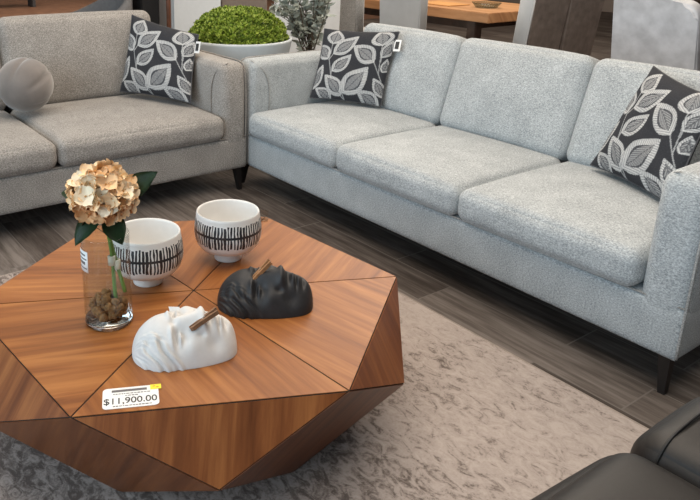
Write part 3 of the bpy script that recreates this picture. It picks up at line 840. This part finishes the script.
def local(root, x, y, z):
    a = root.rotation_euler.z; l = root.location
    return Vector((l.x+x*math.cos(a)-y*math.sin(a), l.y+x*math.sin(a)+y*math.cos(a), l.z+z))
# each pin bites the nose and points away from it
clothespin('wooden clothespin pinching the nose of the white face', local(hw_, .043, -.046, .108), R2*.80+F2*-.25+Vector((0, 0, .50)), M['pin_wood_dark'])
clothespin('wooden clothespin pinching the nose of the black face', local(hb_, -.016, -.022, .112), R2*.66+F2*-.2+Vector((0, 0, .70)), M['pin_wood'])

# little paper flag behind the white face
bm = NB(); a = local(hw_, -.022, .036, .098)
c0 = [a+W_(-.008, 0, -.014), a+W_(.018, -.006, -.016), a+W_(.014, -.012, .003), a+W_(-.014, -.006, .007)]
A = [bm.verts.new(p) for p in c0]; Bv = [bm.verts.new(p-F2*.0008) for p in c0]
bm.faces.new(A); bm.faces.new(Bv[::-1])
for k in range(4): bm.faces.new((A[k], A[(k+1) % 4], Bv[(k+1) % 4], Bv[k]))
tag(link('paper_tag', bm, M['paper'], smooth=False), 'small white paper tag tucked behind the white plaster face', 'tag')

# clear plastic piece at the far corner of the table
bm = NB()
ac = Vector((1.146, -.718, ZTT))
ac = Vector((1.165, -.745, ZTT))
box(bm, (0, 0, .001), (.055, .035, .002)); box(bm, (-.0, .016, .018), (.055, .002, .034))
tag(link('acrylic_holder', bm, M['glass'], loc=ac, rot=(0, 0, .9), smooth=False), 'small clear plastic stand at the far corner of the coffee table', 'stand')

# ------------------------------------------------------------------ price tag with its writing
ptag = thing('price_tag', 'white price card reading $11,900.00 lying at the near left corner of the table', 'price tag', (1.909, -1.705, ZTT), math.atan2(.117, .053))
def roundrect(w, h, r, z0, z1, x0=0, y0=0):
    bm = NB(); pts = []
    for cx, cy, a0 in ((w-r, r, -PI/2), (w-r, h-r, 0), (r, h-r, PI/2), (r, r, PI)):
        for k in range(6): pts.append((x0+cx+r*math.cos(a0+k/5*PI/2), y0+cy+r*math.sin(a0+k/5*PI/2)))
    A = [bm.verts.new((x, y, z1)) for x, y in pts]; Bv = [bm.verts.new((x, y, z0)) for x, y in pts]
    bm.faces.new(A); bm.faces.new(Bv[::-1]); n = len(pts)
    for k in range(n): bm.faces.new((A[k], Bv[k], Bv[(k+1) % n], A[(k+1) % n]))
    return bm
TW, TH = .130, .078
link('card', roundrect(TW, TH, .011, 0, .0012), M['paper'], ptag, smooth=False)
def text(name, body, size, x, y, z, m, parent, sx=1, bold=0, align='LEFT'):
    c = bpy.data.curves.new(name, 'FONT'); c.body = body; c.size = size; c.extrude = .0002; c.offset = bold; c.align_x = align
    o = bpy.data.objects.new(name, c); COL.objects.link(o)
    dg = bpy.context.evaluated_depsgraph_get(); me = bpy.data.meshes.new_from_object(o.evaluated_get(dg))
    bpy.data.objects.remove(o); bpy.data.curves.remove(c)
    me.materials.clear(); me.materials.append(m)
    o = bpy.data.objects.new(name, me); COL.objects.link(o); o.parent = parent; o.location = (x, y, z); o.scale = (sx, 1, 1)
    return o
text('price_print', '$11,900.00', .0315, TW/2-.001, .0165, .0014, M['ink'], ptag, .88, .0002, 'CENTER')
bm = NB(); box(bm, (.062, .0655, .0014), (.082, .0085, .0004)); link('header_bar', bm, M['grey_ink'], ptag, smooth=False)
bm = NB()
rl = random.Random(3)
for (y, x0, x1, h) in ((.0535, .024, .104, .0034), (.0455, .052, .078, .0030), (.0075, .024, .110, .0036)):
    x = x0
    while x < x1:
        w = rl.uniform(.003, .008); box(bm, (x+w/2, y, .0014), (w, h*rl.uniform(.6, 1), .0003)); x += w+.0016
link('fine_print', bm, M['grey_ink'], ptag, smooth=False)
yl = link('yellow_sticker', box(NB(), (TW-.006, TH-.009, .0018), (.026, .018, .0006)), M['yellow'], ptag, smooth=False)
yl['label'] = 'small yellow sticker on the corner of the card'
bm = NB(); box(bm, (TW-.010, TH-.007, .0023), (.006, .002, .0003)); box(bm, (TW-.002, TH-.011, .0023), (.006, .002, .0003))
link('sticker_print', bm, M['red_ink'], yl, smooth=False)

# ------------------------------------------------------------------ black leather armchair (front right)
lc = thing('leather_armchair', 'black leather armchair at the front right corner of the rug', 'armchair', (2.632, -.30, RUGZ))
# local: x from the front edge (0) to the back, y to the near side (negative)
link('base', rbox(NB(), (.46, -.975, .17), (.82, 1.40, .18), .03, n=6), M['leather'], lc)
bm = NB(); rbox(bm, (.375, -.975, .352), (.70, .78, .165), .070, puff=(.025, .006, .030), n=14, e=6)
sc = link('seat_cushion', bm, M['leather'], lc)
for s in (0, 1):
    y = -.405 if s == 0 else -1.545
    bm = NB(); rbox(bm, (.45, y, .262), (.84, .36, .35), .075, puff=(.012, .006, .016), n=12, e=6)
    a = link('arm', bm, M['leather'], lc)
    bm = NB()
    e = .172 if s == 0 else -.172
    prof = [(.186, .20), (.187, .30), (.183, .36), (.170, .400), (.146, .429), (.106, .444), (.04, .449)]
    P = [(.10, y+(o if e > 0 else -o), z) for o, z in prof]+[(.10, y-(o if e > 0 else -o), z) for o, z in prof[::-1]]
    tube(bm, smoothcurve(P, 6), .003, 6)
    link('arm_seam', bm, M['black'], a)
bm = NB(); mx = Matrix.Translation((.80, -.975, .30)) @ Matrix.Rotation(math.radians(12), 4, 'Y')
rbox(bm, (0, 0, .25), (.20, .76, .50), .07, puff=(.03, 0, .01), n=10, e=5, mtx=mx)
link('backrest', bm, M['leather'], lc)
for x in (.10, .82):
    for y in (-.36, -1.59): link('leg', taper_leg(NB(), x, y, 0, .092, .03, .045), M['dark_metal'], lc, smooth=False)

# ------------------------------------------------------------------ plants behind the corner
pt = thing('potted_topiary', 'bright green clipped dome plant in a pale round pot behind the sofa corner', 'plant', (-.675, .36, 0))
link('pot', lathe(NB(), [(0, 0), (.20, 0), (.215, .02), (.27, .40), (.325, .66), (.345, .755), (.345, .768), (.332, .770), (.325, .755), (.31, .70), (0, .70)], 64), M['pot'], pt)
link('soil', lathe(NB(), [(0, .735), (.20, .73), (.315, .715)], 40), M['soil'], pt)
bm = NB()
def sprig(bm, p, d, size, rnd):
    s = d.orthogonal().normalized(); t = d.cross(s)
    a0 = rnd.random()*6.28
    for k in range(3):
        a = a0+k*2.09; u = s*math.cos(a)+t*math.sin(a); w = d.cross(u)
        tip = p+(d*.75+u*.6)*size; mid = p+(d*.30+u*.42)*size
        A = [bm.verts.new(p), bm.verts.new(mid+w*size*.30), bm.verts.new(tip), bm.verts.new(mid-w*size*.30)]
        bm.faces.new((A[0], A[1], A[2])); bm.faces.new((A[0], A[2], A[3]))
rnd = random.Random(11)
core = bmesh.ops.create_icosphere(bm, subdivisions=4, radius=1)
for v in core['verts']:
    v.co = Vector((v.co.x*.285, v.co.y*.285, max(-.02, v.co.z)*.19+.75))
for i in range(300):
    z = (i+.5)/300; ph0 = i*2.39996
    grow = rnd.uniform(.93, 1.07)
    for j in range(13):
        zz = min(.999, max(0, z+rnd.uniform(-.045, .045))); rr = math.sqrt(1-zz*zz); ph = ph0+rnd.uniform(-.075, .075)/max(rr, .15)
        d = Vector((rr*math.cos(ph), rr*math.sin(ph), zz))
        off = math.hypot(zz-z, (ph-ph0)*rr)/.09
        k = grow*(1.02-.07*off*off)
        p = Vector((d.x*.292*k, d.y*.292*k, .752+d.z*.195*k))
        nd = (Vector((d.x/.3, d.y/.3, d.z/.2)).normalized()+Vector((rnd.uniform(-.5, .5), rnd.uniform(-.5, .5), rnd.uniform(-.1, .6)))).normalized()
        sprig(bm, p, nd, rnd.uniform(.018, .030), rnd)
link('foliage', bm, M['green'], pt, smooth=False)

ol = thing('olive_plant', 'silvery green olive plant with thin branches behind the long sofa', 'plant', (-1.02, 1.24, 0))
link('planter', lathe(NB(), [(0, 0), (.13, 0), (.14, .02), (.17, .30), (.17, .32), (.155, .32), (.15, .27), (0, .27)], 40), M['charcoal_cloth'], ol)
link('trunk', tube(NB(), smoothcurve([(0, 0, .25), (.015, .01, .4), (-.01, 0, .55), (0, .01, .72)], 5), .014, 8), M['bark'], ol)
bm = NB(); lb = NB(); rnd = random.Random(4)
for i in range(26):
    a = rnd.random()*2*PI; sp = rnd.uniform(.05, .30); h = rnd.uniform(.75, 1.25)
    if i < 4: a = math.atan2(-R2.y, -R2.x)+rnd.uniform(-.4, .4); sp = rnd.uniform(.25, .36); h = rnd.uniform(.82, 1.0)
    b0 = Vector((0, 0, rnd.uniform(.42, .66))); e = Vector((sp*math.cos(a), sp*math.sin(a), h)); mid = (b0+e)/2+Vector((rnd.uniform(-.03, .03), rnd.uniform(-.03, .03), .05))
    P = smoothcurve([b0, mid, e], 7); tube(bm, P, [.005*(1-.7*k/len(P)) for k in range(len(P))], 5)
    for k in range(3, len(P)):
        for s in range(2):
            d = Vector((rnd.uniform(-1, 1), rnd.uniform(-1, 1), rnd.uniform(-.2, .9))).normalized()
            n = d.orthogonal(); n.rotate(Matrix.Rotation(rnd.random()*6.28, 3, d)); w = d.cross(n)
            Ln = rnd.uniform(.06, .10); hw = rnd.uniform(.009, .013); p = P[k]
            A = [lb.verts.new(p), lb.verts.new(p+d*Ln*.35+w*hw+n*.002), lb.verts.new(p+d*Ln*.7+w*hw*.8), lb.verts.new(p+d*Ln), lb.verts.new(p+d*Ln*.7-w*hw*.8), lb.verts.new(p+d*Ln*.35-w*hw+n*.002)]
            lb.faces.new(A)
link('branches', bm, M['bark'], ol); link('foliage', lb, M['olive_leaf'], ol, smooth=False)

# ------------------------------------------------------------------ dining area behind the long sofa
def plank_slab(bm, c, size, gx=True, bev=.006):
    box(bm, c, size, bev)
    uvl = bm.loops.layers.uv.verify()
    for f in bm.faces:
        for l in f.loops:
            p = l.vert.co; l[uvl].uv = (p.y+p.z*.8, p.x) if gx else (p.x+p.z*.8, p.y)
    return bm
dt = thing('dining_table', 'thick brown wooden dining table behind the long sofa', 'table', (-2.45, 3.75, 0))
link('tabletop', plank_slab(NB(), (0, 0, .715), (3.04, 1.10, .09)), M['dining_wood'], dt, smooth=False)
for sx in (-1.25, 1.25):
    for sy in (-.40, .40): link('leg', box(NB(), (sx, sy, .335), (.10, .10, .67), .006), M['dark_wood'], dt, smooth=False)
link('apron', box(NB(), (0, 0, .62), (2.4, .72, .09), .004), M['dark_wood'], dt, smooth=False)
mat_ = tag(link('table_mat', box(NB(), (0, 0, .004), (.42, .32, .008), .003), M['amber'], loc=(-1.75, 3.52, .761), smooth=False), 'amber table mat on the brown dining table', 'mat')
hl = thing('glass_dish', 'small clear glass dish on the brown dining table', 'dish', (-1.30, 3.62, .761))
link('dish_body', lathe(NB(), [(0, 0), (.10, 0), (.14, .05), (.137, .05), (.098, .006), (0, .006)], 36), M['table_glass'], hl)

def parsons(name, label, loc, rz, m, wd=.50, ht=1.02, lean=6, rtop=.03, thick=.11, group=None, flare=0, edge=False, swoop=0):
    """upholstered dining chair; local: faces +y, the back panel at y = 0"""
    r = thing(name, label, 'chair', loc, rz, group)
    mx = Matrix.Translation((0, 0, .40)) @ Matrix.Rotation(math.radians(lean), 4, 'X')
    def slab(x0, x1, y0, y1, h, rt, flare, bev):
        # rounded-top outline in x-z, given its thickness along y
        pts = [(x0-flare, 0), (x1+flare, 0)]
        for k in range(7): a = k/6*PI/2; pts.append((x1-rt+rt*math.cos(a), h-rt+rt*math.sin(a)))
        r2 = .02 if swoop and rt > .02 else rt
        for k in range(7): a = PI/2+k/6*PI/2; pts.append((x0+r2+r2*math.cos(a), h-r2+r2*math.sin(a)+(swoop if rt > .02 else 0)))
        bm = NB(); A = [bm.verts.new((x, y0, z)) for x, z in pts]; Bv = [bm.verts.new((x, y1, z)) for x, z in pts]
        bm.faces.new(A); bm.faces.new(Bv[::-1]); n = len(pts)
        for k in range(n): bm.faces.new((A[k], Bv[k], Bv[(k+1) % n], A[(k+1) % n]))
        es = [e for e in bm.edges if abs(e.verts[0].co.y-e.verts[1].co.y) < 1e-6]
        bmesh.ops.bevel(bm, geom=es, offset=bev, segments=3, affect='EDGES')
        bm.transform(mx)
        return bm
    link('backrest', slab(-wd/2, wd/2, 0, thick, ht-.40, rtop, flare, min(.022, rtop*.6)), m, r).modifiers.new('weighted', 'WEIGHTED_NORMAL')
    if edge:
        link('lit_side_band', slab(-wd/2-.012, -wd/2+.004, .006, thick-.006, ht-.42, .004, 0, .003), M['linen_grey'], r)  # pale strip: cool daylight on this side of the back, put into the colour
    link('seat', rbox(NB(), (0, .30, .43), (wd-.02, .50, .12), .035, puff=(0, .005, .012), n=8, e=4), m, r)
    for sx in (-1, 1):
        for y in (.08, .51): link('leg', taper_leg(NB(), sx*(wd/2-.04), y, 0, .38, .03, .042), M['dark_wood'], r, smooth=False)
    return r
parsons('dining_chair', 'plain light grey slipcovered chair at the long side of the dining table', (-1.46, 2.62, 0), 0, M['linen_grey'], wd=.50, lean=3)
parsons('dining_chair', 'rounded salt-and-pepper tweed chair behind the olive plant', (-2.22, 2.52, 0), .05, M['tweed_chair'], wd=.58, lean=4, rtop=.12, thick=.12)
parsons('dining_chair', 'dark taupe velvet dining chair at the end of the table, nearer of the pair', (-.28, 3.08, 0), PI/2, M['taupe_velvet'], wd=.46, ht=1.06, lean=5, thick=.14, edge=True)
parsons('dining_chair', 'dark taupe velvet dining chair, farther of the pair and right of it', (-.28, 3.58, 0), PI/2, M['taupe_velvet'], wd=.48, ht=1.06, lean=5, thick=.14)
parsons('dining_chair', 'silver velvet dining chair with rounded top corner behind the sofa right end', (1.16, 2.05, 0), 0, M['silver_velvet'], wd=.47, ht=1.10, lean=12, rtop=.09, thick=.10, flare=.03, swoop=.09)

# glass table at the right
gt = thing('glass_table', 'glass-topped dining table with dark edge behind the silver chair', 'table', (1.6, 3.95, 0))
link('glass_top', box(NB(), (-.05, .35, .745), (2.1, 1.1, .012), .003), M['table_glass'], gt, smooth=False)
bm = NB(); tube(bm, [(-1.105, -.205, .745), (1.005, -.205, .745), (1.005, .905, .745), (-1.105, .905, .745)], .009, 8, closed=True)
link('top_edge', bm, M['black'], gt)
for sx in (-.75, .65): link('pedestal', box(NB(), (sx, .35, .37), (.16, .5, .738), .01), M['red_wood'], gt, smooth=False)
gd = thing('glass_bowl', 'clear glass bowl on the glass-topped table', 'bowl', (.86, 4.05, .752))
link('bowl_wall', lathe(NB(), [(0, 0), (.05, 0), (.08, .05), (.10, .12), (.097, .12), (.077, .052), (.045, .006), (0, .006)], 32), M['table_glass'], gd)

# dark slatted chair between the taupe and silver chairs
sl = thing('slatted_chair', 'dark wooden slat-back chair glimpsed between the taupe and silver chairs', 'chair', (.02, 4.35, 0))
for i in range(6): link('slat', box(NB(), (-.22+.088*i, 0, .70), (.030, .022, .50), .004), M['red_wood'], sl, smooth=False)
link('top_rail', box(NB(), (0, 0, .96), (.56, .035, .07), .008), M['dark_wood'], sl, smooth=False)
link('seat', box(NB(), (0, .23, .45), (.52, .48, .04), .01), M['dark_wood'], sl, smooth=False)
for sx in (-.25, .25):
    for y in (0, .43): link('leg', box(NB(), (sx, y, .215 if y else .46), (.04, .04, .43 if y else .92), .004), M['dark_wood'], sl, smooth=False)

# dark sideboard far behind the chairs
sb = thing('sideboard', 'black sideboard far behind the dining chairs', 'cabinet', (.4, 6.6, 0))
link('carcass', box(NB(), (0, 0, .45), (3.4, .5, .90), .01), M['black'], sb, smooth=False)
for sx in (-1.12, 0, 1.12): link('door', box(NB(), (sx, -.26, .46), (1.08, .02, .82), .004), M['dark_wood'], sb, smooth=False)

# ------------------------------------------------------------------ left background
wc = thing('storage_cabinet', 'pale grey white lacquered cabinet behind the loveseat', 'cabinet', (-3.0, 1.40, 0))
link('carcass', box(NB(), (-.22, 0, .70), (.42, .55, 1.30), .006), M['white_lacquer'], wc, smooth=False)
d = link('door', box(NB(), (.002, 0, .70), (.02, .53, 1.26), .004), M['white_lacquer'], wc, smooth=False)
link('handle', box(NB(), (.02, .22, .95), (.02, .012, .12), .003), M['dark_metal'], d, smooth=False)
link('plinth', box(NB(), (-.22, 0, .025), (.38, .5, .05)), M['black'], wc, smooth=False)
tb = thing('storage_cabinet', 'taupe cabinet right of the pale cabinet, behind the topiary', 'cabinet', (-3.05, 1.99, 0))
link('carcass', box(NB(), (-.22, 0, .70), (.42, .58, 1.30), .006), M['taupe_lacquer'], tb, smooth=False)
d = link('door', box(NB(), (.002, 0, .70), (.02, .56, 1.26), .004), M['taupe_lacquer'], tb, smooth=False)
link('handle', box(NB(), (.02, -.22, .95), (.02, .012, .12), .003), M['dark_metal'], d, smooth=False)
link('plinth', box(NB(), (-.22, 0, .025), (.38, .5, .05)), M['black'], tb, smooth=False)

# white panel with dark brush strokes behind the olive plant
wp = thing('decorative_panel', 'white standing panel with black brush strokes behind the olive plant', 'panel', (-1.98, 1.96, 0), math.atan2(R2.y, R2.x))
link('board', box(NB(), (0, 0, .55), (.60, .04, 1.06), .004), M['board'], wp, smooth=False)
link('foot', box(NB(), (0, 0, .012), (.5, .25, .024), .004), M['black'], wp, smooth=False)
for (x, z, w, h) in ((-.02, .70, .10, .025), (.05, .60, .11, .03), (.09, .50, .10, .028), (-.12, .82, .06, .05), (.0, .90, .10, .03), (.14, .95, .08, .03), (-.1, .55, .08, .03)):
    P = [(x-w/2, -.0215, z-h*.3), (x-w*.3, -.0215, z+h*.35), (x, -.0215, z+h*.55), (x+w*.3, -.0215, z+h*.3), (x+w/2, -.0215, z-h*.45)]
    bm = NB(); tube(bm, smoothcurve(P, 5), .008, 6)
    for v in bm.verts: v.co.y = -.0215+(v.co.y+.0215)*.12
    link('brush_stroke', bm, M['black'], wp)

# grey tub armchair and dark things beyond the loveseat
tu = thing('tub_chair', 'grey tub armchair seen over the back of the loveseat', 'armchair', (-3.2, .38, 0))
bm = NB(); n = 30; rings = []
for i in range(n+1):
    t = i/n; a = PI*1.12*(t-.5)+PI*.5; h = .66+.22*math.sin(PI*t)**1.5
    c, s_ = math.cos(a), math.sin(a)
    ring = []
    for (r, z) in ((.38, .30), (.385, h-.03), (.37, h), (.33, h), (.315, h-.03), (.31, .30)): ring.append(bm.verts.new((c*r, s_*r, z)))
    rings.append(ring)
for i in range(n):
    for k in range(6): bm.faces.new((rings[i][k], rings[i][(k+1) % 6], rings[i+1][(k+1) % 6], rings[i+1][k]))
bm.faces.new(rings[0]); bm.faces.new(rings[-1][::-1])
link('shell', bm, M['grey_cloth'], tu)
link('seat', lathe(NB(), [(0, .30), (.29, .30), (.305, .34), (.30, .42), (.27, .45), (0, .46)], 36), M['grey_cloth'], tu)
for k in range(4): link('leg', taper_leg(NB(), .2*math.cos(k*PI/2+.78), .2*math.sin(k*PI/2+.78), 0, .31, .025, .04), M['dark_wood'], tu, smooth=False)
fs = thing('display_pedestal', 'tall black pedestal standing left of the pale cabinet', 'pedestal', (-3.05, .87, 0))
link('pedestal_body', box(NB(), (0, 0, .62), (.20, .19, 1.20), .01), M['black'], fs, smooth=False)
link('pedestal_foot', box(NB(), (0, 0, .01), (.22, .21, .02), .004), M['black'], fs, smooth=False)
cs = thing('coat_stand', 'slim reddish wooden post beside the black pedestal', 'stand', (-2.86, 1.01, 0))
link('post', tube(NB(), [(0, 0, .02), (0, 0, 1.5)], .022, 12), M['red_wood'], cs)
link('foot', lathe(NB(), [(0, 0), (.055, 0), (.055, .015), (.03, .03), (0, .03)], 30), M['red_wood'], cs)
fb = thing('far_bench', 'dark bench far away at the top left', 'bench', (-10.9, 1.7, .008))
link('seat', box(NB(), (0, 0, .46), (.5, 1.5, .12), .02), M['black'], fb, smooth=False)
for sy in (-.65, -.1, .6): link('leg', box(NB(), (0, sy, .20), (.30, .06, .40), .004), M['charcoal_cloth'], fb, smooth=False)

# ------------------------------------------------------------------ light
def area(name, loc, aim, size, power, col):
    l = bpy.data.lights.new(name, 'AREA'); l.shape = 'RECTANGLE'; l.size, l.size_y = size; l.energy = power; l.color = col
    o = bpy.data.objects.new(name, l); COL.objects.link(o); o.location = loc
    o.rotation_euler = (Vector(aim)-Vector(loc)).to_track_quat('-Z', 'Y').to_euler()
    return o
area('shopfront_daylight', (2.0, -5.8, 1.9), (1.2, 0, .7), (7, 2.8), 330, (.68, .86, 1.0))
area('ceiling_lamp', (1.2, -.6, 3.4), (1.2, -.6, 0), (4.5, 3.5), 225, (1.0, .87, .73))
area('ceiling_lamp', (-1.5, 3.6, 3.4), (-1.5, 3.6, 0), (4, 3), 320, (1.0, .90, .78))
area('ceiling_lamp', (-8, 2.5, 3.4), (-8, 2.5, 0), (5, 5), 330, (1.0, .84, .68))
w = bpy.data.worlds.new('world'); S.world = w; w.use_nodes = True
bg = w.node_tree.nodes['Background']; bg.inputs[0].default_value = (.88, .94, 1.0, 1); bg.inputs[1].default_value = .12
S.view_settings.view_transform = 'Standard'; S.view_settings.look = 'None'; S.view_settings.gamma = 1
S.view_settings.use_curve_mapping = False; S.view_settings.exposure = -.54
try:
    S.cycles.use_denoising = True; S.cycles.transparent_max_bounces = 16; S.cycles.max_bounces = 8
except Exception: pass
